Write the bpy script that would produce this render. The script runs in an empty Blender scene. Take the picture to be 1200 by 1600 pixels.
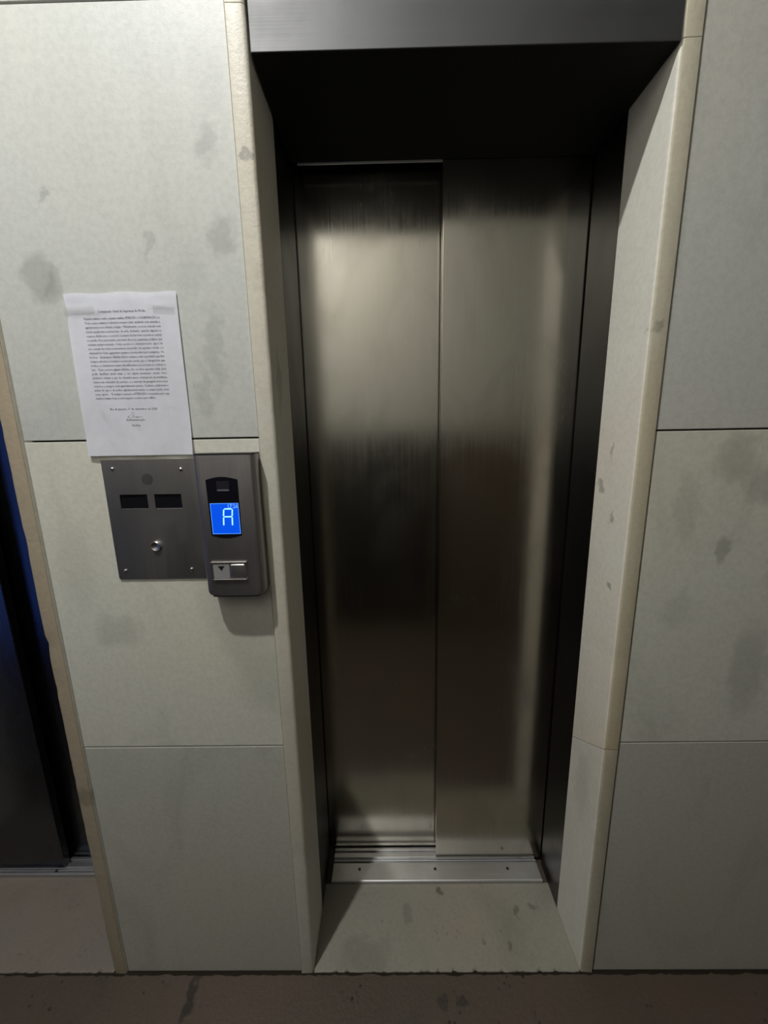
import bpy, bmesh, math, random
from mathutils import Vector, Matrix, noise

random.seed(7)
S = bpy.context.scene
COL = S.collection

# ------------------------------------------------------------------ camera, world, light, exposure
CAM_F = 620.0                                   # focal length in pixels of the 1200x1600 frame
PITCH, YAW, ROLL = 0.202998, -0.0116538, -0.0181101
cam_data = bpy.data.cameras.new('camera')
cam = bpy.data.objects.new('camera', cam_data)
COL.objects.link(cam)
cam_data.sensor_fit = 'VERTICAL'
cam_data.sensor_height = 24.0
cam_data.lens = 24.0 * CAM_F / 1600.0
cam_data.clip_start = 0.01
fw = Vector((math.sin(YAW) * math.cos(PITCH), math.cos(YAW) * math.cos(PITCH), -math.sin(PITCH)))
r0 = Vector((math.cos(YAW), -math.sin(YAW), 0.0))
u0 = r0.cross(fw)
rt = math.cos(ROLL) * r0 + math.sin(ROLL) * u0
up = -math.sin(ROLL) * r0 + math.cos(ROLL) * u0
m3 = Matrix((rt, up, -fw)).transposed()
cam.matrix_world = Matrix.Translation((-0.134734, -0.796251, 1.418435)) @ m3.to_4x4()
S.camera = cam

world = bpy.data.worlds.new('world')
S.world = world
world.use_nodes = True
world.node_tree.nodes['Background'].inputs[0].default_value = (0.035, 0.075, 0.30, 1)   # blue set for the left leaves' reflection, through the added glass door
world.node_tree.nodes['Background'].inputs[1].default_value = 2.2

LAMP_POS = (-0.782, -0.75, 3.123)
LAMP_W = 38.0

S.view_settings.view_transform = 'Standard'
S.view_settings.look = 'None'
S.view_settings.exposure = 0.0
S.view_settings.gamma = 1.0
S.view_settings.use_curve_mapping = False


# ------------------------------------------------------------------ materials
def new_mat(name):
    m = bpy.data.materials.new(name)
    m.use_nodes = True
    return m, m.node_tree.nodes, m.node_tree.links, m.node_tree.nodes['Principled BSDF']


def nd(ns, typ, **kw):
    n = ns.new(typ)
    for k, v in kw.items():
        setattr(n, k, v)
    return n


def mixc(ns, ln, fac, a, b, mode='MIX'):
    n = ns.new('ShaderNodeMix')
    n.data_type = 'RGBA'
    n.blend_type = mode
    for sock, v in ((n.inputs[0], fac), (n.inputs[6], a), (n.inputs[7], b)):
        if isinstance(v, (int, float)):
            sock.default_value = v
        elif isinstance(v, tuple):
            sock.default_value = v if len(v) == 4 else v + (1,)
        else:
            ln.new(v, sock)
    return n.outputs[2]


def ramp(ns, ln, val, a, b, lo=0.0, hi=1.0):
    n = ns.new('ShaderNodeMapRange')
    n.interpolation_type = 'SMOOTHSTEP'
    n.inputs[1].default_value = a
    n.inputs[2].default_value = b
    n.inputs[3].default_value = lo
    n.inputs[4].default_value = hi
    ln.new(val, n.inputs[0])
    return n.outputs[0]


def noise_tex(ns, ln, vec, scale, detail=4, rough=0.55, dist=0.0):
    n = ns.new('ShaderNodeTexNoise')
    n.inputs['Scale'].default_value = scale
    n.inputs['Detail'].default_value = detail
    n.inputs['Roughness'].default_value = rough
    n.inputs['Distortion'].default_value = dist
    ln.new(vec, n.inputs['Vector'])
    return n.outputs['Fac']


def stretched(ns, ln, vec, scale=(1, 1, 1), rot=(0, 0, 0)):
    n = ns.new('ShaderNodeMapping')
    n.inputs['Scale'].default_value = scale
    n.inputs['Rotation'].default_value = rot
    ln.new(vec, n.inputs['Vector'])
    return n.outputs[0]


def stone(name, base, patch, warm, warm_amt=0.35, patch_amt=0.6, rough=0.42, stains=(), offset=True, bump=0.10, speck=0.0):
    """aged pale marble; stains = (x, y, z, rx, ry, rz, strength) marks that belong to the stone"""
    m, ns, ln, bs = new_mat(name)
    geo = ns.new('ShaderNodeNewGeometry')
    pos = geo.outputs['Position']
    if offset:
        info = ns.new('ShaderNodeObjectInfo')
        mul = nd(ns, 'ShaderNodeVectorMath', operation='MULTIPLY_ADD')
        comb = ns.new('ShaderNodeCombineXYZ')
        for i in range(3):
            ln.new(info.outputs['Random'], comb.inputs[i])
        ln.new(comb.outputs[0], mul.inputs[0])
        mul.inputs[1].default_value = (13.0, 7.0, 19.0)
        ln.new(pos, mul.inputs[2])
        vec = mul.outputs[0]
    else:
        vec = pos
    n1 = noise_tex(ns, ln, stretched(ns, ln, vec, (1.0, 1.0, 0.55), (0, 0.45, 0)), 3.2, 5, 0.6, 0.6)
    n2 = noise_tex(ns, ln, vec, 1.7, 4, 0.5)
    n3 = noise_tex(ns, ln, stretched(ns, ln, vec, (1.0, 1.0, 0.25), (0, 0.35, 0)), 9.0, 5, 0.6, 0.8)
    fine = noise_tex(ns, ln, vec, 95.0, 5, 0.7)
    c = mixc(ns, ln, ramp(ns, ln, n2, 0.42, 0.72, 0, warm_amt), base, warm)
    c = mixc(ns, ln, ramp(ns, ln, n1, 0.52, 0.74, 0, patch_amt), c, patch)
    c = mixc(ns, ln, ramp(ns, ln, n3, 0.56, 0.74, 0, patch_amt * 0.6), c, patch)
    dark = tuple(v * 0.45 for v in patch)
    if stains:
        wob = nd(ns, 'ShaderNodeTexNoise')
        wob.inputs['Scale'].default_value = 26.0
        wob.inputs['Detail'].default_value = 6
        ln.new(pos, wob.inputs['Vector'])
        wadd = nd(ns, 'ShaderNodeVectorMath', operation='MULTIPLY_ADD')
        ln.new(wob.outputs['Color'], wadd.inputs[0])
        wadd.inputs[1].default_value = (0.07, 0.07, 0.07)
        ln.new(pos, wadd.inputs[2])
        for (x, y, z, rx, ry, rz, k) in stains:
            sub = nd(ns, 'ShaderNodeVectorMath', operation='SUBTRACT')
            ln.new(wadd.outputs[0], sub.inputs[0])
            sub.inputs[1].default_value = (x + .035, y + .035, z + .035)
            div = nd(ns, 'ShaderNodeVectorMath', operation='DIVIDE')
            ln.new(sub.outputs[0], div.inputs[0])
            div.inputs[1].default_value = (rx, ry, rz)
            le = nd(ns, 'ShaderNodeVectorMath', operation='LENGTH')
            ln.new(div.outputs[0], le.inputs[0])
            c = mixc(ns, ln, ramp(ns, ln, le.outputs['Value'], 0.45, 1.1, k, 0), c, dark)
    c = mixc(ns, ln, ramp(ns, ln, fine, 0.35, 0.7, 0.0, 0.14), c, dark)
    if speck:
        vo = nd(ns, 'ShaderNodeTexVoronoi')
        vo.inputs['Scale'].default_value = 60.0
        ln.new(vec, vo.inputs['Vector'])
        sp = noise_tex(ns, ln, vec, 14.0, 2)
        f = nd(ns, 'ShaderNodeMath', operation='MULTIPLY')
        ln.new(ramp(ns, ln, vo.outputs['Distance'], 0.18, 0.30, 1, 0), f.inputs[0])
        ln.new(ramp(ns, ln, sp, 0.55, 0.68, 0, speck), f.inputs[1])
        c = mixc(ns, ln, f.outputs[0], c, tuple(v * 0.25 for v in patch))
    ln.new(c, bs.inputs['Base Color'])
    ln.new(ramp(ns, ln, n1, 0.3, 0.7, rough - 0.06, rough + 0.1), bs.inputs['Roughness'])
    b = nd(ns, 'ShaderNodeBump')
    b.inputs['Strength'].default_value = bump
    b.inputs['Distance'].default_value = 0.004
    mix = nd(ns, 'ShaderNodeMath', operation='MULTIPLY_ADD')
    ln.new(n1, mix.inputs[0])
    mix.inputs[1].default_value = 0.6
    ln.new(fine, mix.inputs[2])
    ln.new(mix.outputs[0], b.inputs['Height'])
    ln.new(b.outputs[0], bs.inputs['Normal'])
    bs.inputs['Specular IOR Level'].default_value = 0.35
    return m


WALL_STAINS = [(-.771, 0, 1.705, .035, .1, .05, .35), (-.745, 0, 1.69, .02, .1, .04, .3), (-.428, 0, 1.764, .028, .1, .04, .3), (-.441, 0, 1.905, .025, .1, .035, .3),
               (-.732, 0, .999, .06, .1, .05, .22), (-.737, 0, 1.836, .012, .1, .010, .35), (-.563, 0, 1.757, .012, .1, .03, .25),
               (-.835, 0, 1.93, .03, .1, .12, .25), (-.80, 0, 1.15, .05, .1, .13, .12), (-.46, 0, 1.57, .02, .1, .09, .2), (-.49, 0, 1.50, .015, .1, .06, .18)]
WALL_STAINS_B = [(.555, 0, 1.35, .05, .1, .06, .30), (.62, 0, 1.30, .05, .1, .05, .28), (.559, 0, 1.162, .018, .1, .03, .4), (.654, 0, .884, .05, .1, .13, .28),
                 (.48, 0, 1.03, .04, .1, .05, .15), (.47, 0, 1.25, .03, .1, .09, .16), (.70, 0, 1.1, .05, .1, .1, .2)]
JAMB_STAINS = [(.354, .119, 1.287, .03, .016, .014, .6), (.354, .078, 1.361, .03, .008, .02, .45), (.354, .058, 1.217, .03, .007, .014, .6), (.354, .032, 1.072, .03, .009, .010, .7),
               (.37, -.004, 1.60, .012, .03, .01, .5), (.354, .07, .50, .02, .05, .12, .2), (-.372, -.005, 1.885, .010, .03, .008, .65), (-.354, .05, 1.52, .03, .02, .08, .35), (-.88, -.005, .565, .04, .03, .03, .4)]

M = {}
M['marble'] = stone('pale_greenish_marble', (.50, .508, .475), (.325, .338, .318), (.525, .508, .445), .45, .42, .45, WALL_STAINS)
M['marble_b'] = stone('pale_greenish_marble_right', (.525, .525, .485), (.32, .33, .30), (.53, .51, .435), .45, .55, .45, WALL_STAINS_B)
def toned(c, k):
    return tuple(v * k for v in c)


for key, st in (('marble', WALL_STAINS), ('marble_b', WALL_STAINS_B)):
    for row, k in (('low', .86), ('mid', 1.08)):  # row tones: partly the stone's own, partly light falloff put into the colour
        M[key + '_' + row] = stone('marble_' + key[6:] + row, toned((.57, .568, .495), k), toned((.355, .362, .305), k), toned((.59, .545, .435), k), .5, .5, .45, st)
M['edge_grey'] = stone('grey_beige_marble_edge', (.55, .53, .45), (.41, .40, .35), (.55, .50, .40), .75, .5, .42, JAMB_STAINS, bump=.22)
M['edge_yellow'] = stone('yellowed_marble_edge', (.56, .52, .40), (.42, .385, .30), (.56, .47, .30), .8, .5, .42, JAMB_STAINS, bump=.22)
M['edge_tan'] = stone('tan_marble_edge', (.39, .325, .235), (.29, .25, .175), (.37, .29, .185), .8, .5, .45, JAMB_STAINS, bump=.25)
M['reveal'] = stone('marble_reveal', (.77, .745, .66), (.58, .56, .49), (.76, .66, .51), .6, .45, .42, JAMB_STAINS, bump=.12)
M['threshold'] = stone('worn_threshold_stone', (.26, .25, .205), (.17, .165, .13), (.29, .225, .17), .5, .5, .5, (
    (.005, .185, 0, .012, .014, .1, .8), (.18, .05, 0, .010, .02, .1, .6), (.225, .13, 0, .012, .016, .1, .6), (-.1, .13, 0, .02, .03, .1, .3),
    (-.22, .03, 0, .08, .05, .1, .25), (.11, .055, 0, .01, .012, .1, .5), (.28, .14, 0, .015, .012, .1, .5)), bump=.3, speck=.25)
M['threshold_dim'] = stone('reddish_threshold_painted_shade', (.18, .162, .135), (.125, .115, .095), (.20, .152, .118), .6, .5, .5, bump=.3, speck=.25)  # warmer stone; its darker tone paints in the weaker light at the left
M['floor'] = stone('brown_lobby_stone', (.072, .056, .040), (.045, .035, .025), (.092, .062, .045), .7, .7, .5, (
    (-.66, -.05, 0, .014, .06, .1, .9), (.03, -.06, 0, .02, .014, .1, .7), (-.02, -.055, 0, .012, .02, .1, .6)), bump=.4, speck=.9)
M['plaster'] = stone('pale_lobby_wall', (.80, .80, .75), (.72, .72, .67), (.80, .75, .66), .4, .3, .6, offset=False)
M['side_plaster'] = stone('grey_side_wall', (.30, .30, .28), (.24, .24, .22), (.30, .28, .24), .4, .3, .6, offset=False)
M['core'] = stone('wall_core_mortar', (.13, .12, .10), (.09, .085, .07), (.15, .12, .09), .4, .4, .8, offset=False)


def plain(name, color, rough=.5, metal=0.0, spec=.5, emit=None, strength=0.0, trans=0.0):
    m, ns, ln, bs = new_mat(name)
    geo = ns.new('ShaderNodeNewGeometry')
    n = noise_tex(ns, ln, geo.outputs['Position'], 60.0, 3)
    c = mixc(ns, ln, ramp(ns, ln, n, .3, .7, 0, .12), color, tuple(v * .75 for v in color))
    ln.new(c, bs.inputs['Base Color'])
    bs.inputs['Roughness'].default_value = rough
    bs.inputs['Metallic'].default_value = metal
    bs.inputs['Specular IOR Level'].default_value = spec
    bs.inputs['Transmission Weight'].default_value = trans
    if emit:
        bs.inputs['Emission Color'].default_value = emit + (1,)
        bs.inputs['Emission Strength'].default_value = strength
    return m


def steel(name, color, rough, grain=(900, 900, 2.5), var=.10, smear=0.0, bump=.006):
    """brushed stainless steel, grain runs along the axis with the small scale"""
    m, ns, ln, bs = new_mat(name)
    geo = ns.new('ShaderNodeNewGeometry')
    pos = geo.outputs['Position']
    g = noise_tex(ns, ln, stretched(ns, ln, pos, grain), 1.0, 3, .6)
    big = noise_tex(ns, ln, stretched(ns, ln, pos, (1, 1, .6)), 7.0, 4, .6, .8)
    c = mixc(ns, ln, ramp(ns, ln, g, .3, .7, 0, .5), tuple(v * .86 for v in color), color)
    c = mixc(ns, ln, ramp(ns, ln, big, .45, .75, 0, smear), c, tuple(v * .6 for v in color))
    ln.new(c, bs.inputs['Base Color'])
    bs.inputs['Metallic'].default_value = 1.0
    rr = nd(ns, 'ShaderNodeMath', operation='ADD')
    ln.new(ramp(ns, ln, g, .3, .7, rough - .03, rough + .03), rr.inputs[0])
    ln.new(ramp(ns, ln, big, .35, .75, -var * .4, var), rr.inputs[1])
    ln.new(rr.outputs[0], bs.inputs['Roughness'])
    b = nd(ns, 'ShaderNodeBump')
    b.inputs['Strength'].default_value = bump
    b.inputs['Distance'].default_value = .001
    ln.new(g, b.inputs['Height'])
    ln.new(b.outputs[0], bs.inputs['Normal'])
    return m


M['door'] = steel('brushed_door_steel', (.46, .43, .37), .20, var=.06, smear=.25)
M['frame'] = steel('dark_frame_steel', (.10, .10, .10), .34, var=.06)
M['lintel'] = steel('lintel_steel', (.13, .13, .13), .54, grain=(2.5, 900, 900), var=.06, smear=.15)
M['sill'] = steel('aluminium_sill', (.66, .66, .66), .42, grain=(2.5, 900, 900), var=.08, smear=.35, bump=.1)
M['panel_steel'] = steel('intercom_steel', (.40, .38, .36), .42, grain=(900, 900, 4), var=.05)
M['box_steel'] = steel('call_box_steel', (.43, .405, .40), .42, grain=(900, 900, 4), var=.05)
M['chrome'] = steel('polished_button_metal', (.72, .69, .68), .26, var=.04)
M['button'] = plain('grey_button_face', (.26, .255, .25), .42)
M['satin'] = steel('satin_button_metal', (.7, .68, .68), .36, var=.05)
M['black'] = plain('black_plastic', (.012, .012, .013), .4)
M['dark_glass'] = plain('black_window', (.006, .006, .010), .12)
M['slot'] = plain('dark_name_window', (.006, .006, .008), .25)
M['badge'] = plain('dark_badge', (.014, .012, .018), .5, spec=.2)
M['badge_bar'] = plain('grey_badge_print', (.12, .105, .12), .5)
M['grille'] = plain('speaker_hole_black', (.02, .02, .02), .7)
M['lcd'] = plain('blue_lcd', (.0, .02, .2), .3, emit=(.001, .075, .72), strength=1.0)
M['lcd_light'] = plain('lit_lcd_segment', (.3, .6, .9), .3, emit=(.33, .78, 1.0), strength=1.0)
M['lcd_rim'] = plain('lit_lcd_rim', (.1, .3, .9), .3, emit=(.10, .36, 1.0), strength=.9)
M['lcd_dim'] = plain('faint_lcd_segment', (.1, .3, .9), .3, emit=(.26, .58, 1.0), strength=.9)
M['paper'] = plain('white_paper', (.90, .905, .95), .7, spec=.35)
M['grime'] = plain('dark_mortar', (.022, .017, .012), .9, spec=.1)
M['ink'] = plain('printed_ink', (.075, .075, .085), .8, spec=.1)
M['pen'] = plain('pen_ink', (.30, .30, .34), .8, spec=.1)
M['tape'] = plain('clear_tape', (.55, .55, .53), .35)
M['tape'].node_tree.nodes['Principled BSDF'].inputs['Alpha'].default_value = .12
M['blue_door'] = steel('dark_leaf_steel', (.11, .115, .125), .24, var=.05)
M['soffit'] = plain('soffit_steel_painted_shade', (.012, .012, .012), .6, spec=.2)  # unlit steel underside: its shade is put into this near-black colour
M['reflect_brown'] = plain('dark_wood_dado', (.15, .112, .074), .45)
M['dark_door'] = plain('dark_reflection_panel', (.026, .024, .021), .6)  # added panel colour, for the dark figure reflected in the steel doors
M['ceiling'] = plain('grey_ceiling', (.40, .39, .37), .8)
M['lamp'] = plain('lamp_white', (.7, .7, .68), .5)
M['glass'] = plain('added_door_glass', (.9, .95, 1.0), .02, trans=1.0)


# ------------------------------------------------------------------ mesh helpers
def wl(o):
    v = Vector(o.location)
    while o.parent:
        o = o.parent
        v = v + Vector(o.location)
    return v


def link(name, bm, mat, parent=None, smooth=False, origin='center', extra=()):
    """world-space bmesh -> one object, origin at its own centre (or base)"""
    vs = [v.co for v in bm.verts]
    lo = Vector([min(v[i] for v in vs) for i in range(3)])
    hi = Vector([max(v[i] for v in vs) for i in range(3)])
    c = (lo + hi) / 2
    if origin == 'base':
        c.z = lo.z
    bmesh.ops.translate(bm, verts=bm.verts, vec=-c)
    bmesh.ops.recalc_face_normals(bm, faces=bm.faces)
    me = bpy.data.meshes.new(name)
    bm.to_mesh(me)
    bm.free()
    me.materials.append(M[mat])
    for e in extra:
        me.materials.append(M[e])
    if smooth:
        for p in me.polygons:
            p.use_smooth = True
        me.set_sharp_from_angle(angle=math.radians(42))
    o = bpy.data.objects.new(name, me)
    COL.objects.link(o)
    if parent:
        o.parent = parent
        o.location = c - wl(parent)
    else:
        o.location = c
    return o


def tag(o, label=None, cat=None, kind=None, group=None):
    for k, v in (('label', label), ('category', cat), ('kind', kind), ('group', group)):
        if v:
            o[k] = v
    return o


def empty(name, loc, label, cat, group=None):
    o = bpy.data.objects.new(name, None)
    COL.objects.link(o)
    o.location = loc
    return tag(o, label, cat, None, group)


def box(x0, x1, y0, y1, z0, z1, bev=0.0, seg=2, bm=None):
    b = bmesh.new()
    r = bmesh.ops.create_cube(b, size=1.0)
    for v in r['verts']:
        v.co = Vector(((x0 + x1) / 2 + v.co.x * (x1 - x0), (y0 + y1) / 2 + v.co.y * (y1 - y0), (z0 + z1) / 2 + v.co.z * (z1 - z0)))
    if bev:
        bmesh.ops.bevel(b, geom=b.edges[:], offset=bev, segments=seg, profile=.5, affect='EDGES')
    if bm is None:
        return b
    me = bpy.data.meshes.new('tmp')
    b.to_mesh(me)
    b.free()
    bm.from_mesh(me)
    bpy.data.meshes.remove(me)
    return bm


def prism(pts, y0, y1):
    """outline in x,z extruded from y0 (front) to y1 (back)"""
    bm = bmesh.new()
    a = [bm.verts.new((x, y0, z)) for x, z in pts]
    b = [bm.verts.new((x, y1, z)) for x, z in pts]
    n = len(pts)
    bm.faces.new(a)
    bm.faces.new(b[::-1])
    for i in range(n):
        bm.faces.new((a[i], b[i], b[(i + 1) % n], a[(i + 1) % n]))
    return bm


def rrect(x0, x1, z0, z1, r, n=5, corners=(1, 1, 1, 1)):
    """rounded rectangle outline; corners bl, br, tr, tl"""
    out = []
    for k, (cx, cz, a0) in enumerate(((x0, z0, 180), (x1, z0, 270), (x1, z1, 0), (x0, z1, 90))):
        if not corners[k]:
            out.append((cx, cz))
            continue
        ox = cx + (r if cx == x0 else -r)
        oz = cz + (r if cz == z0 else -r)
        for i in range(n + 1):
            a = math.radians(a0 + 90 * i / n)
            out.append((ox + r * math.cos(a), oz + r * math.sin(a)))
    return out


def disc(cx, cz, rad, y0, y1, n=24, dome=0.0):
    """short cylinder facing -Y, front y0, slightly domed or dished"""
    bm = bmesh.new()
    rings = []
    for (rr, yy) in ((rad, y1), (rad, y0 + .15 * abs(y1 - y0)), (rad * .9, y0), (rad * .5, y0 - dome * .7), (rad * .1, y0 - dome)):
        rings.append([bm.verts.new((cx + rr * math.cos(2 * math.pi * i / n), yy, cz + rr * math.sin(2 * math.pi * i / n))) for i in range(n)])
    for a, b in zip(rings, rings[1:]):
        for i in range(n):
            bm.faces.new((a[i], a[(i + 1) % n], b[(i + 1) % n], b[i]))
    bm.faces.new(rings[-1])
    bm.faces.new(rings[0][::-1])
    return bm


def ring(cx, cz, r_in, r_out, y0, y1, n=28):
    bm = bmesh.new()
    prof = [(r_in, y1), (r_in, y0 + .0006), ((r_in + r_out) / 2, y0), (r_out, y0 + .0012), (r_out, y1)]
    loops = [[bm.verts.new((cx + r * math.cos(2 * math.pi * i / n), y, cz + r * math.sin(2 * math.pi * i / n))) for i in range(n)] for r, y in prof]
    for k in range(len(loops)):
        a, b = loops[k], loops[(k + 1) % len(loops)]
        for i in range(n):
            bm.faces.new((a[i], a[(i + 1) % n], b[(i + 1) % n], b[i]))
    return bm


def jamb_slab(x_in, side, y0, y1, z0, z1, thick, rad=.007, step=.022, seed=0, chip=.0034, s0=0.0, s1=0.0):
    """upright marble slab: rounded, chipped front arrises. side = +1 when the slab body lies towards +x of x_in"""
    bm = bmesh.new()
    prof = []
    n = 4
    for i in range(n + 1):                       # inner front corner
        a = math.pi / 2 * i / n
        prof.append((x_in + side * (rad - rad * math.cos(a)), y0 + rad - rad * math.sin(a), 1.0))
    r2 = .0015
    for i in range(3):                           # outer front corner
        a = math.pi / 2 * i / 2
        prof.append((x_in + side * (thick - r2 + r2 * math.sin(a)), y0 + r2 - r2 * math.cos(a), .35))
    prof.append((x_in + side * thick, y1, 0))
    prof.append((x_in, y1, 0))
    k = max(2, int((z1 - z0) / step))
    rows = []
    for j in range(k + 1):
        z = z0 + (z1 - z0) * j / k
        t = min(j, k - j)
        row = []
        for (x, y, w) in prof:
            p = Vector((x * 3 + seed, y * 3, z * 16 + seed * 5))
            d = max(0.0, noise.noise(p) - .32) * 2.8 * chip * w + noise.noise(Vector((seed, 2, z * 6))) * .0006 * w + noise.noise(Vector((seed + x * 9, 4, z * 38))) * .0007 * w
            if t == 0:
                d += .0012 * w
            zz = z + (y - y0) * (s0 * max(0, 1 - j / 6) + s1 * max(0, 1 - (k - j) / 6))
            row.append(bm.verts.new((x + side * d * .6, y + d * .9, zz)))
        rows.append(row)
    m = len(prof)
    for a, b in zip(rows, rows[1:]):
        for i in range(m):
            f = bm.faces.new((a[i], a[(i + 1) % m], b[(i + 1) % m], b[i]))
            if (2 <= i <= 6):
                f.material_index = 1
    bm.faces.new(rows[0][::-1])
    bm.faces.new(rows[-1])
    return bm


# ------------------------------------------------------------------ the room
FZ = -.006                                        # lobby floor level, a few mm below the thresholds
X_L, X_R, Y_F, Z_C = -4.6, 2.4, -1.32, 3.16
HEAD = 2.031                                      # underside of the lintel
A = .354                                          # half width of an elevator opening
TH = .0335                                        # jamb slab thickness
LX = -1.2495                                      # centre of the left elevator

flo = tag(link('floor', box(X_L - .1, X_R + .1, Y_F - .1, .5, FZ - .1, FZ), 'floor'), kind='structure')
gj = bmesh.new()                                  # ragged, dirty mortar joint where the floor meets the wall
row = None
for j in range(341):
    x = -2.0 + 3.4 * j / 340
    w = .0045 + .0045 * noise.noise(Vector((x * 22, 1, 4))) + .0035 * noise.noise(Vector((x * 75, 2, 9)))
    a = [gj.verts.new((x, -.0035 - max(.0012, w), FZ - .001)), gj.verts.new((x, -.0035 - max(.0012, w), FZ + .0006)),
         gj.verts.new((x, .001, FZ + .0012)), gj.verts.new((x, .001, FZ - .001))]
    if row:
        for i in range(4):
            gj.faces.new((row[i], a[i], a[(i + 1) % 4], row[(i + 1) % 4]))
    row = a
link('mortar_joint', gj, 'grime', flo)
tag(link('ceiling', box(X_L - .1, X_R + .1, Y_F - .1, .5, Z_C, Z_C + .1), 'ceiling'), kind='structure')

wall = bmesh.new()
YC = .022                                         # front of the masonry behind the marble
o1 = A + TH
for x0, x1 in ((X_L, LX - o1), (LX + o1, -o1), (o1, X_R)):
    box(x0, x1, YC, .50, FZ, Z_C, bm=wall)
for cx in (LX, 0.0):
    box(cx - o1, cx + o1, YC, .50, HEAD + .10, Z_C, bm=wall)
    box(cx - o1, cx + o1, .40, .50, FZ, HEAD + .10, bm=wall)
back = tag(link('wall_back', wall, 'core'), kind='structure')

GAP = .0034
rows_z = [(FZ + .0028, .701 - GAP / 2), (.701 + GAP / 2, 1.4085 - GAP / 2), (1.4085 + GAP / 2, 2.112 - GAP / 2), (2.112 + GAP / 2, 2.82), (2.82 + GAP, Z_C)]
cols = [(LX + o1 + .0042, -o1 - .0018, 'marble'), (o1 + .0055, 1.10, 'marble_b'), (1.10 + GAP, 1.75, 'marble'), (1.75 + GAP, X_R, 'marble'),
        (LX - o1 - .75, LX - o1 - .002, 'marble'), (X_L, LX - o1 - .75 - GAP, 'marble')]
for (x0, x1, mt) in cols:
    for k, (z0, z1) in enumerate(rows_z):
        dy = random.uniform(-.0006, .0006)
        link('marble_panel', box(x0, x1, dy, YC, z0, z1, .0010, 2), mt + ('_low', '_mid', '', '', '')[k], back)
for cx in (LX, 0.0):                              # marble above the lintels
    link('marble_panel', box(cx - o1, cx + o1, 0, YC, 2.47, 2.82, .001), 'marble', back)
    link('marble_panel', box(cx - o1, cx + o1, 0, YC, 2.82 + GAP, Z_C, .001), 'marble', back)
# masonry head over the left opening and behind the main lintel panel
link('marble_panel', box(LX - A, LX + A, -.002, .20, HEAD, 2.47 - GAP, .002), 'marble', back)

tag(link('wall_right', box(X_R, X_R + .1, Y_F - .1, .5, FZ, Z_C), 'side_plaster'), kind='structure')
GX0, GX1 = -3.3, -2.30                            # unseen glass door, added for a blue reflection on the left elevator leaves
wfm = bmesh.new()
box(X_L - .1, GX0, Y_F - .1, Y_F, FZ, Z_C, bm=wfm)
box(GX1, X_R + .1, Y_F - .1, Y_F, FZ, Z_C, bm=wfm)
box(GX0, GX1, Y_F - .1, Y_F, 2.2, Z_C, bm=wfm)
wf = tag(link('wall_front', wfm, 'plaster'), kind='structure')
link('wood_dado', box(X_L, GX0 - .004, Y_F, Y_F + .03, FZ, 1.41, .004), 'dark_door', wf)  # unseen panels, added to darken the lower reflection in the steel doors
link('wood_dado', box(GX1 + .004, .22, Y_F, Y_F + .03, FZ, 1.41, .004), 'dark_door', wf)  # dark stretch stands in for the person behind the camera
link('wood_dado', box(.224, X_R, Y_F, Y_F + .03, FZ, 1.41, .004), 'reflect_brown', wf)
tag(link('wall_left', box(X_L - .1, X_L, Y_F - .1, .5, FZ, Z_C), 'side_plaster'), kind='structure')
d1 = tag(link('door_1', box(GX0, GX1, Y_F - .06, Y_F - .048, FZ, 2.2), 'glass'), kind='structure')

# jamb slabs of both elevator openings (stone pieces of the surround)
def jamb(name, cx, side, cuts, seed, edge, slant=0.0):
    x_in = cx + side * A
    root = bpy.data.objects.new(name, None)
    COL.objects.link(root)
    root.location = (x_in + side * TH / 2, .07, FZ)
    root['kind'] = 'structure'
    for i, (z0, z1) in enumerate(zip(cuts, cuts[1:])):
        link('stone_slab', jamb_slab(x_in, side, -.0050, .1385, z0 + (.0008 if i else 0), z1 - .0008, TH, seed=seed + i * 3.7, s0=slant if i == 1 else 0, s1=slant if i == 0 else 0), 'reveal', root, smooth=True, extra=(edge,))
    return root


jamb('trim_1', 0.0, -1, (FZ, 2.100, 2.468), 1.3, 'edge_grey')
jamb('trim_2', 0.0, 1, (FZ, .686, 2.0365, 2.468), 5.1, 'edge_yellow', -.62)
jamb('trim_3', LX, 1, (FZ, 2.100, 2.468), 9.4, 'edge_tan')
jamb('trim_4', LX, -1, (FZ, 2.100, 2.468), 12.4, 'edge_tan')


# ------------------------------------------------------------------ elevators
def rough_slab(x0, x1, y0, y1, z0, z1):
    bm = bmesh.new()
    n = 140
    rows = []
    for j in range(n + 1):
        x = x0 + (x1 - x0) * j / n
        w = noise.noise(Vector((x * 28, 3, 1))) * .003 + max(0, noise.noise(Vector((x * 70, 8, 2))) - .1) * .014
        rows.append([bm.verts.new((x, y0 + w * .4, z0)), bm.verts.new((x, y0 + w, z1 - .0025)), bm.verts.new((x, y0 + w + .003, z1 - .0005)),
                     bm.verts.new((x, y0 + .02, z1)), bm.verts.new((x, y1, z1)), bm.verts.new((x, y1, z0))])
    for a, b in zip(rows, rows[1:]):
        for i in range(6):
            bm.faces.new((a[i], a[(i + 1) % 6], b[(i + 1) % 6], b[i]))
    bm.faces.new(rows[0])
    bm.faces.new(rows[-1][::-1])
    return bm


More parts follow.
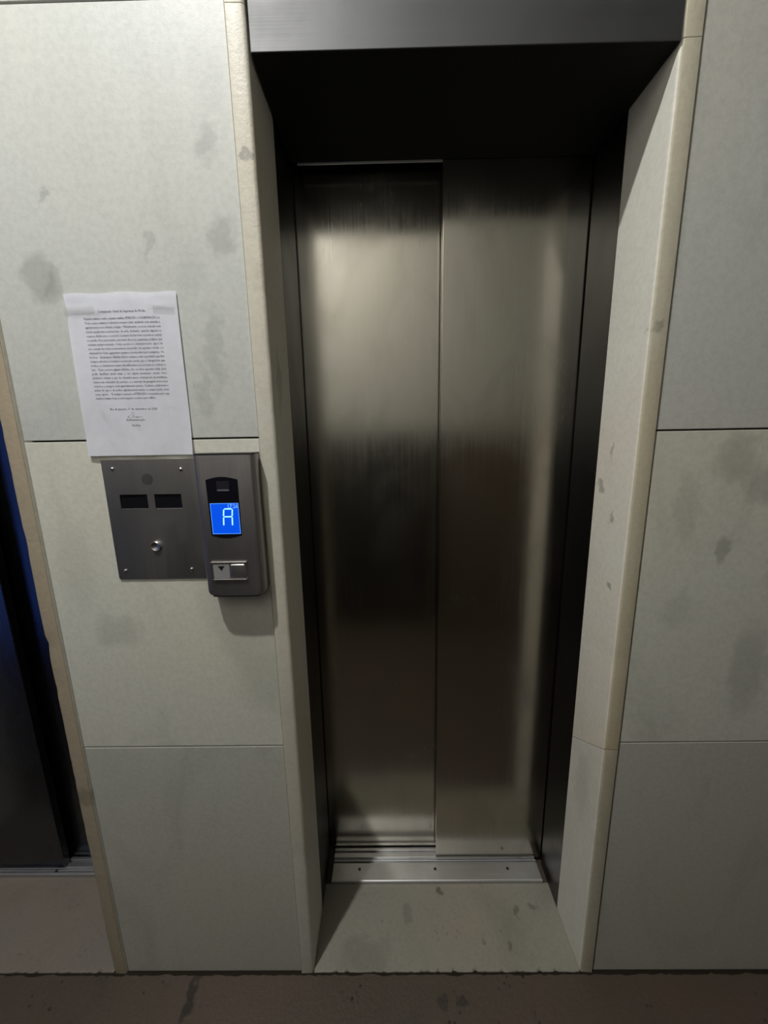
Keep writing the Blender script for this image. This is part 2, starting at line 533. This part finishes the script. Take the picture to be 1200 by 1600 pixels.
def elevator(cx, m, door_mat, near_mat, lab, dy=0.0, front=.2065):
    """m = +1: near leaf on the right, m = -1: near leaf on the left"""
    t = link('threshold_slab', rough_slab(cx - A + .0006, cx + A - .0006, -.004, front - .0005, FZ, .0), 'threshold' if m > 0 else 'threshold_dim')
    tag(t, lab['threshold'], 'threshold')
    # aluminium sill with guide tracks
    s = empty('elevator_sill', (cx, .27, FZ), lab['sill'], 'door sill')
    link('sill_plate', box(cx - A + .018, cx + A - .018, front, .2595 + dy, FZ, .0115, .0012), 'sill', s)
    link('front_nosing', box(cx - A + .018, cx + A - .018, front - .003, front - .0003, FZ, .0122, .0008), 'sill', s)
    link('track_base', box(cx - A + .018, cx + A - .018, .2600 + dy, .350, FZ, .002), 'sill', s)
    for y0, y1 in ((.265, .268), (.2985, .3085), (.340, .350)):
        link('track_rib', box(cx - A + .018, cx + A - .018, y0 + dy, y1 + dy, .0025, .0115, .001), 'sill', s)
    link('track_rib', box(cx - A + .018, cx + A - .018, .2770 + dy, .2925 + dy, .0025, .0112, .001), 'sill', s)
    for x in (-.248, -.001, .235):
        link('screw', disc_up(cx + x, (front + .2735 + dy) / 2, .0045, .0115, .0124), 'black', s)
    # two sliding leaves
    d = empty('elevator_entrance', (cx, .30, .014), lab['door'], 'elevator door')
    xe = .005 * 1
    near = (cx + xe, cx + A + .026) if m > 0 else (cx - A - .026, cx + .022)
    far = (cx - A - .026, cx + .03) if m > 0 else (cx - .02, cx + A + .026)
    link('door_panel', box(near[0], near[1], .272 + dy, .2965 + dy, .0145, HEAD + .05, .0022, 3), near_mat, d)
    link('door_panel', box(far[0], far[1], .312 + dy, .3365 + dy, .0150, HEAD + .05, .0022, 3), door_mat, d)
    # steel jamb linings behind the stone
    f = empty('door_frame', (cx, .2, FZ), lab['frame'], 'door frame') if 'frame' in lab else d
    for sd in (-1, 1):
        xa, xb = sorted((cx + sd * A, cx + sd * (A + .016)))
        y_end = .266 if sd == m else .300
        link('jamb_lining', box(xa, xb, .1390, y_end + dy, FZ, HEAD, .0012), 'frame', f)
    for o in (t, s, d, f):
        o['kind'] = 'thing'
    return d, s, f, t


def disc_up(cx, cy, rad, z0, z1, n=12):
    bm = bmesh.new()
    a = [bm.verts.new((cx + rad * math.cos(2 * math.pi * i / n), cy + rad * math.sin(2 * math.pi * i / n), z0)) for i in range(n)]
    b = [bm.verts.new((v.co.x * 1.0, v.co.y, z1)) for v in a]
    for i in range(n):
        bm.faces.new((a[i], a[(i + 1) % n], b[(i + 1) % n], b[i]))
    bm.faces.new(b)
    bm.faces.new(a[::-1])
    return bm


elevator(0.0, 1, 'door', 'door', dict(
    threshold='worn beige stone threshold slab in front of the large steel elevator door',
    sill='grooved aluminium sill with bright front edge under the large steel elevator door',
    door='brushed stainless steel elevator door with two sliding leaves between marble jambs',
    frame='dark steel lining on both sides of the large elevator door'))
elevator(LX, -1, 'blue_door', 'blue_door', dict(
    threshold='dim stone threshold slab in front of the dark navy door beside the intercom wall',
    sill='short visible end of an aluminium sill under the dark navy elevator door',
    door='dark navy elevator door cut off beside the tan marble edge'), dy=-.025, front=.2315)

lt = empty('lintel_casing', (0, .1, HEAD), 'brushed steel lintel casing spanning the top of the large elevator doorway', 'lintel')
lt['kind'] = 'thing'
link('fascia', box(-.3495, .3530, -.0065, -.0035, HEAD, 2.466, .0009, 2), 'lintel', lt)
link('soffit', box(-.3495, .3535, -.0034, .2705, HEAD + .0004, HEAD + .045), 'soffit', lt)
link('door_head_edge', box(-.335, .004, .2710, .2735, HEAD - .004, HEAD + .02, .0006), 'sill', lt)

# ------------------------------------------------------------------ paper notice
PX0, PX1, PZ0, PZ1 = -.7295, -.5200, 1.3785, 1.6755


def paper_y(x, z):
    u = (x - PX0) / (PX1 - PX0)
    v = (z - PZ0) / (PZ1 - PZ0)
    y = -.0035 - .0016 * math.sin(u * 5.0 + v * 2.0) * math.sin(v * 4.0 + .6)
    y -= .0022 * max(0, 1 - v * 7) * (.4 + math.sin(u * 6.5 + 1.0) ** 2)       # bottom edge lifts a little
    y -= .0030 * max(0, u - .86) / .14 * max(0, 1 - v * 4)                     # lower right corner curls
    y -= .0016 * math.exp(-((v - .90) / .02) ** 2) * math.exp(-((u - .16) / .16) ** 2)
    y -= .0014 * math.exp(-((v - .92) / .015) ** 2) * math.exp(-((u - .86) / .1) ** 2)
    y += .0010 * math.exp(-((u - .03) / .05) ** 2 - ((v - .86) / .10) ** 2)
    y -= .0012 * math.exp(-((v - .06 - .06 * u) / .014) ** 2) * max(0, u - .55)
    return y


bm = bmesh.new()
NU, NV = 42, 60
gf = []
for j in range(NV + 1):
    rowv = []
    for i in range(NU + 1):
        x = PX0 + (PX1 - PX0) * i / NU
        z = PZ0 + (PZ1 - PZ0) * j / NV
        v = j / NV
        if i == 0:
            x += .0035 * math.exp(-((v - .89) / .035) ** 2)                   # left edge pulled in under the tape
        if j == NV:
            z += .0010 * math.sin(i * .35)
        rowv.append(bm.verts.new((x, paper_y(x, z), z)))
    gf.append(rowv)
for j in range(NV):
    for i in range(NU):
        bm.faces.new((gf[j][i], gf[j][i + 1], gf[j + 1][i + 1], gf[j + 1][i]))
res = bmesh.ops.solidify(bm, geom=bm.faces[:], thickness=.0003)
notice = link('paper_notice', bm, 'paper', smooth=True)
tag(notice, 'white typed paper notice taped on the marble wall above the intercom', 'notice')

LINES = [
    'Prezados vizinhos, venho, enquanto síndica, ATENÇÃO e COLABORAÇÃO, na',
    'Todos somos vizinhos e devemos sempre zelar, ajudando com atitudes e',
    'agradecemos aos demais colegas. Ultimamente, a nossa entrada vem',
    'sendo usada sem nenhum tipo de zelo, inclusive, quando alguém se',
    'esquece desta nota, o correto é sempre fechar bem a porta ao entrar',
    'no prédio. Por esse motivo, em nome da nossa segurança, pedimos que',
    'tenham sempre atenção. Outro ponto é o elevador novo, que é de',
    'uso comum de todos os moradores do prédio. Ao apertar o botão e a',
    'chamada for feita, aguardem sempre a porta abrir por completo. Os',
    'botões.  Quaisquer dúvidas falem sempre com a portaria que fica',
    'sempre aberta no horário comercial, sendo que é obrigatório que',
    'todos os visitantes sejam identificados na portaria ao entrar e',
    'sair.  Caso ocorra algum defeito, não se deve apertar nada, pois',
    'pode  danificar  ainda  mais  e  em  algum  momento  causar  risco',
    'inclusive, evitem o uso do elevador para o transporte de mudança,',
    'temos um elevador de serviço, e a entrada da garagem para essas',
    'ocasiões e sempre com agendamento prévio. Cuidem, colaborem e',
    'zelem do que é de todos, agradecemos muito a compreensão, bem',
    'como apoio...  E sempre contem a ATENÇÃO necessária para que',
    'vivamos sempre bem e com respeito a todos neste edifício.']


def text_mesh(body, size, res=1):
    cu = bpy.data.curves.new('line', 'FONT')
    cu.body = body
    cu.size = size
    cu.resolution_u = res
    ob = bpy.data.objects.new('line', cu)
    COL.objects.link(ob)
    dg = bpy.context.evaluated_depsgraph_get()
    me = bpy.data.meshes.new_from_object(ob.evaluated_get(dg))
    bpy.data.objects.remove(ob)
    bpy.data.curves.remove(cu)
    return me


def add_text(bm, body, size, x0, x1, z, yf, weight=.00012, fit=True, align='left'):
    me = text_mesh(body, size)
    xs = [v.co.x for v in me.vertices]
    w0, w1 = min(xs), max(xs)
    sx = (x1 - x0) / (w1 - w0) if fit else 1.0
    n0 = len(bm.verts)
    bm.from_mesh(me)
    bpy.data.meshes.remove(me)
    bm.verts.ensure_lookup_table()
    for v in bm.verts[n0:]:
        x = x0 + (v.co.x - w0) * sx
        zz = z + v.co.y
        v.co = Vector((x, yf(x, zz), zz))


ink = bmesh.new()
on_paper = lambda x, z: paper_y(x, z) - .00045
add_text(ink, 'Comunicado Geral de Segurança do Prédio', .0062, -.668, -.579, 1.6415, on_paper)
for i, ltxt in enumerate(LINES):
    z = 1.6298 - i * (1.6298 - 1.4865) / 19
    add_text(ink, ltxt, .0060, -.697, -.5545 if i < 19 else -.581, z, on_paper)
add_text(ink, 'Rio de Janeiro, 1º de dezembro de 2024', .0056, -.672, -.582, 1.4660, on_paper)
add_text(ink, 'Administração', .0054, -.644, -.607, 1.4455, on_paper)
add_text(ink, 'Síndica', .0054, -.634, -.618, 1.4350, on_paper)
link('printed_text', ink, 'ink', notice)

sg = bmesh.new()
pts = []
for i in range(70):
    t = i / 69
    pts.append((-.641 + .026 * t + .004 * math.sin(t * 22), 1.4525 + .0035 * math.sin(t * 17) * (1 - t) + .008 * math.exp(-((t - .42) / .09) ** 2)))
prev = None
for k, (x, z) in enumerate(pts):
    q = pts[min(k + 1, 69)]
    p = pts[max(k - 1, 0)]
    dx, dz = q[0] - p[0], q[1] - p[1]
    L = math.hypot(dx, dz) + 1e-9
    nx, nz = -dz / L * .00025, dx / L * .00025
    a = sg.verts.new((x + nx, on_paper(x, z), z + nz))
    b = sg.verts.new((x - nx, on_paper(x, z), z - nz))
    if prev:
        sg.faces.new((prev[0], a, b, prev[1]))
    prev = (a, b)
link('signature', sg, 'pen', notice)


def tape(x0, x1, z0, z1, ang):
    bm = bmesh.new()
    n = 14
    ca, sa = math.cos(ang), math.sin(ang)
    cxx, czz = (x0 + x1) / 2, (z0 + z1) / 2
    g = []
    for j in range(5):
        r = []
        for i in range(n + 1):
            u = (i / n - .5) * (x1 - x0)
            v = (j / 4 - .5) * (z1 - z0)
            if i in (0, n):
                u += (.0006 if j % 2 else -.0006)
            x, z = cxx + ca * u - sa * v, czz + sa * u + ca * v
            y = paper_y(x, z) - .0006 if x > PX0 else -.0016
            r.append(bm.verts.new((x, y, z)))
        g.append(r)
    for j in range(4):
        for i in range(n):
            bm.faces.new((g[j][i], g[j][i + 1], g[j + 1][i + 1], g[j + 1][i]))
    bmesh.ops.solidify(bm, geom=bm.faces[:], thickness=.0001)
    return bm


link('tape_strip', tape(-.7345, -.675, 1.640, 1.653, .02), 'tape', notice, smooth=True)
link('tape_strip', tape(-.565, -.5255, 1.637, 1.651, -.08), 'tape', notice, smooth=True)

# ------------------------------------------------------------------ intercom plate
ic = empty('intercom_panel', (-.609, 0, 1.118), 'flat grey metal intercom plate with two dark windows and one round button under the notice', 'intercom')
PL = (-.7090, -.5105, 1.1180, 1.3700)
wins = ((-.6815, -.6250, 1.2700, 1.2995), (-.6105, -.5555, 1.2695, 1.2990))


def plate_with_windows(pl, wins, y0, y1):
    """face plate made from a grid of cells, leaving the windows open"""
    xs = sorted({pl[0], pl[1]} | {w[0] for w in wins} | {w[1] for w in wins})
    zs = sorted({pl[2], pl[3]} | {wins[0][2], wins[0][3]})
    bm = bmesh.new()
    vf = {}
    def vert(x, y, z):
        k = (x, y, z)
        if k not in vf:
            vf[k] = bm.verts.new(k)
        return vf[k]
    solid = set()
    for i in range(len(xs) - 1):
        for j in range(len(zs) - 1):
            cxm, czm = (xs[i] + xs[i + 1]) / 2, (zs[j] + zs[j + 1]) / 2
            if not any(w[0] < cxm < w[1] and wins[0][2] < czm < wins[0][3] for w in wins):
                solid.add((i, j))
    for (i, j) in solid:
        a, b, c, d = xs[i], xs[i + 1], zs[j], zs[j + 1]
        bm.faces.new((vert(a, y0, c), vert(b, y0, c), vert(b, y0, d), vert(a, y0, d)))
        bm.faces.new((vert(a, y1, d), vert(b, y1, d), vert(b, y1, c), vert(a, y1, c)))
        if (i - 1, j) not in solid:
            bm.faces.new((vert(a, y0, c), vert(a, y0, d), vert(a, y1, d), vert(a, y1, c)))
        if (i + 1, j) not in solid:
            bm.faces.new((vert(b, y0, d), vert(b, y0, c), vert(b, y1, c), vert(b, y1, d)))
        if (i, j - 1) not in solid:
            bm.faces.new((vert(b, y0, c), vert(a, y0, c), vert(a, y1, c), vert(b, y1, c)))
        if (i, j + 1) not in solid:
            bm.faces.new((vert(a, y0, d), vert(b, y0, d), vert(b, y1, d), vert(a, y1, d)))
    # round the two lower corners a little and soften the outer front edge
    corner = [e for e in bm.edges if abs(e.verts[0].co.x - e.verts[1].co.x) < 1e-6 and abs(e.verts[0].co.z - e.verts[1].co.z) < 1e-6
              and abs(e.verts[0].co.y - e.verts[1].co.y) > 1e-6 and abs(e.verts[0].co.x - pl[0]) < 1e-6 and abs(e.verts[0].co.z - pl[2]) < 1e-6]
    bmesh.ops.bevel(bm, geom=corner, offset=.004, segments=4, profile=.5, affect='EDGES')
    return bm


link('face_plate', plate_with_windows(PL, wins, -.0032, -.0008), 'panel_steel', ic)
for w in wins:
    b = box(w[0] - .001, w[1] + .001, -.0006, -.0003, 1.2685, 1.3005)
    link('name_window', b, 'slot', ic)
    link('window_lip', box(w[0] + .001, w[1], -.0037, -.0030, w[2] - .0012, w[2] - .0001, .0002), 'chrome', ic)
for (x, z) in ((-.688, 1.352), (-.550, 1.349), (-.693, 1.137), (-.552, 1.1385)):
    so = link('screw', disc(x, z, .0037, -.0052, -.0031, 14, .0010), 'chrome', ic, smooth=True)
    link('screw_slot', box(x - .0026, x + .0026, -.00645, -.0060, z - .0005, z + .0005), 'black', so)
# speaker holes: a round field of small holes pressed in the plate
gm = bmesh.new()
for ir in range(0, 6):
    for k in range(max(1, ir * 6)):
        a = 2 * math.pi * k / max(1, ir * 6)
        x, z = -.620 + ir * .0021 * math.cos(a), 1.330 + ir * .0021 * math.sin(a)
        n = 6
        c = [gm.verts.new((x + .00075 * math.cos(2 * math.pi * q / n), -.00335, z + .00075 * math.sin(2 * math.pi * q / n))) for q in range(n)]
        gm.faces.new(c)
bmesh.ops.solidify(gm, geom=gm.faces[:], thickness=.0001)
gr = link('speaker_grille', gm, 'grille', ic)
gr['kind'] = 'stuff'
bt = link('call_button', disc(-.6195, 1.191, .0080, -.0075, -.0031, 26, -.0016), 'chrome', ic, smooth=True)
link('button_ring', ring(-.6195, 1.191, .0080, .0102, -.0085, -.0031), 'chrome', bt, smooth=True)

# ------------------------------------------------------------------ elevator call station
cs = empty('call_station', (-.45, -.02, 1.09), 'grey metal elevator call box with lit blue display beside the marble jamb', 'call panel')
BX0, BX1, BZ0, BZ1 = -.5090, -.3905, 1.0905, 1.3810
BY = -.0385
bxm = (BX0 + BX1) / 2
hw = (BX1 - BX0) / 2


def front_y(x):
    u = abs((x - bxm) / hw)
    return BY + .0035 * u ** 3


bm = bmesh.new()
NS = 24
prof = []
for i in range(NS + 1):
    u = -1 + 2 * i / NS
    prof.append((u, None))


def ring_at(z, shrink):
    """cross-section of the extruded housing: shallow convex front, rounded long edges"""
    out = []
    for i in range(NS + 1):
        u = -1 + 2 * i / NS
        x = bxm + u * (hw - shrink)
        y = BY + .0010 * u * u
        e = max(0.0, (abs(u) - .86) / .14)
        y += .008 * (1 - math.sqrt(max(0.0, 1 - e * e)))
        out.append((x, y, z))
    out.append((bxm + (hw - shrink), -.0005, z))
    out.append((bxm - (hw - shrink), -.0005, z))
    return out


zs = []
R = .0085
for k in range(7):
    a = math.pi / 2 * k / 6
    zs.append((BZ0 + .003 + R * (1 - math.cos(a)), R * (1 - math.sin(a))))
zs += [(BZ0 + .003 + R + (BZ1 - .003 - BZ0 - .003 - R) * t, 0.0) for t in (.25, .5, .75, 1.0)]
prev = None
first = None
for (z, sh) in zs:
    r = [bm.verts.new(p) for p in ring_at(z, sh)]
    if prev:
        for i in range(len(r)):
            bm.faces.new((prev[i], prev[(i + 1) % len(r)], r[(i + 1) % len(r)], r[i]))
    else:
        bm.faces.new(r[::-1])
    prev = r
bm.faces.new(prev)
hs = link('housing', bm, 'box_steel', cs)
for p in hs.data.polygons:
    p.use_smooth = len(p.vertices) == 4
hs.data.set_sharp_from_angle(angle=math.radians(50))


def cap(z0, z1, sh0, sh1):
    bm = bmesh.new()
    a = [bm.verts.new(Vector(p) + Vector((0, -.0004 if p[1] < -.01 else 0, 0))) for p in ring_at(z0, sh0)]
    b = [bm.verts.new(Vector(p) + Vector((0, -.0004 if p[1] < -.01 else 0, 0))) for p in ring_at(z1, sh1)]
    for i in range(len(a)):
        bm.faces.new((a[i], a[(i + 1) % len(a)], b[(i + 1) % len(a)], b[i]))
    bm.faces.new(a[::-1])
    bm.faces.new(b)
    return bm


link('end_cap', cap(BZ1 - .0029, BZ1, -.0004, .0006), 'black', cs)
link('end_cap', cap(BZ0, BZ0 + .0029, R + .001, R - .0006), 'black', cs)

# dark display window with bowed top and bottom
wx0, wx1, wz0, wz1 = -.4860, -.4245, 1.2190, 1.3310
o = []
for i in range(9):
    t = i / 8
    o.append((wx0 + .001 + (wx1 - wx0 - .002) * t, wz0 - .0055 * math.sin(math.pi * t) + .001))
for i in range(9):
    t = i / 8
    o.append((wx1 - (wx1 - wx0) * t, wz1 + .0055 * math.sin(math.pi * t)))
dw = link('display_window', prism(o, BY - .0008, BY + .0035), 'dark_glass', cs)
bz = link('lcd_screen', box(-.4820, -.4268, BY - .0012, BY - .0004, 1.2235, 1.2850), 'lcd', cs)
YS = BY - .00155
# rim of light round the screen
rm = bmesh.new()
for (a, b, c, d) in ((-.4820, -.4268, 1.2842, 1.2850), (-.4820, -.4268, 1.2235, 1.2244), (-.4820, -.4812, 1.2244, 1.2842), (-.4276, -.4268, 1.2244, 1.2842)):
    box(a, b, YS, YS + .0003, c, d, bm=rm)
link('screen_rim', rm, 'lcd_rim', bz)
# seven-segment letter A, slightly slanted
AX0, AX1, AZ0, AZ1 = -.4590, -.4408, 1.2405, 1.2738
sl = lambda z: (z - AZ0) * .10


def seg(bm, x0, z0, x1, z1, w=.0013):
    L = math.hypot(x1 - x0, z1 - z0)
    dx, dz = (x1 - x0) / L, (z1 - z0) / L
    p = [(x0, z0), (x0 + dx * w - dz * w, z0 + dz * w + dx * w), (x1 - dx * w - dz * w, z1 - dz * w + dx * w), (x1, z1),
         (x1 - dx * w + dz * w, z1 - dz * w - dx * w), (x0 + dx * w + dz * w, z0 + dz * w - dx * w)]
    f = [bm.verts.new((x, YS, z)) for x, z in p]
    b = [bm.verts.new((x, YS + .0003, z)) for x, z in p]
    bm.faces.new(f)
    for i in range(6):
        bm.faces.new((f[i], b[i], b[(i + 1) % 6], f[(i + 1) % 6]))


mz = (AZ0 + AZ1) / 2 + .001
g = .0005
sb = bmesh.new()
seg(sb, AX0, AZ0, AX0 + .0012, mz - g)
seg(sb, AX1 - .001, AZ0, AX1, mz - g)
seg(sb, AX0 + .0012, mz + g, AX0 + .0030, AZ1 - g)
seg(sb, AX1, mz + g, AX1 + .0016, AZ1 - g)
seg(sb, AX0 + .0018, mz, AX1 - .0004, mz)
seg(sb, AX0 + .0036, AZ1, AX1 + .0010, AZ1)
link('floor_letter', sb, 'lcd_light', bz)
ck = bmesh.new()
add_text(ck, '17:26', .0118, -.4470, -.4284, 1.2752, lambda x, z: YS, fit=True)
link('clock_digits', ck, 'lcd_dim', bz)
bd = link('badge', box(-.4660, -.4410, BY - .00115, BY - .0005, 1.3080, 1.3285), 'badge', dw)
link('badge_bar', box(-.4648, -.4422, BY - .0016, BY - .0012, 1.3090, 1.3122), 'badge_bar', dw)
# buttons
bf = bmesh.new()
box(-.4930, -.4205, BY - .0036, BY + .004, 1.1620, 1.1662, .0010, bm=bf)
box(-.4905, -.4225, BY - .0036, BY + .004, 1.1265, 1.1300, .0010, bm=bf)
link('button_frame', bf, 'chrome', cs)
b1 = link('call_button', box(-.4890, -.4560, BY - .0026, BY + .004, 1.1302, 1.1618, .0006), 'button', cs)
b1['label'] = 'left square button marked with a black down arrow'
tri = prism([(-.4790, 1.1575), (-.4725, 1.1475), (-.4655, 1.1575)], BY - .0030, BY - .0024)
link('down_arrow', tri, 'black', b1)
b2 = link('call_button', box(-.4552, -.4235, BY - .0042, BY + .004, 1.1302, 1.1618, .0038, 5), 'satin', cs, smooth=True)
b2['label'] = 'right square button of polished metal without an arrow'

# ------------------------------------------------------------------ lobby lamp (outside the frame)
lamp_data = bpy.data.lights.new('lamp_bulb', 'AREA')
lamp_data.shape = 'DISK'
lamp_data.size = .07
lamp_data.energy = LAMP_W
lamp_data.color = (1.0, .995, .985)
lamp_obj = bpy.data.objects.new('ceiling_lamp', lamp_data)
COL.objects.link(lamp_obj)
lamp_obj.location = LAMP_POS
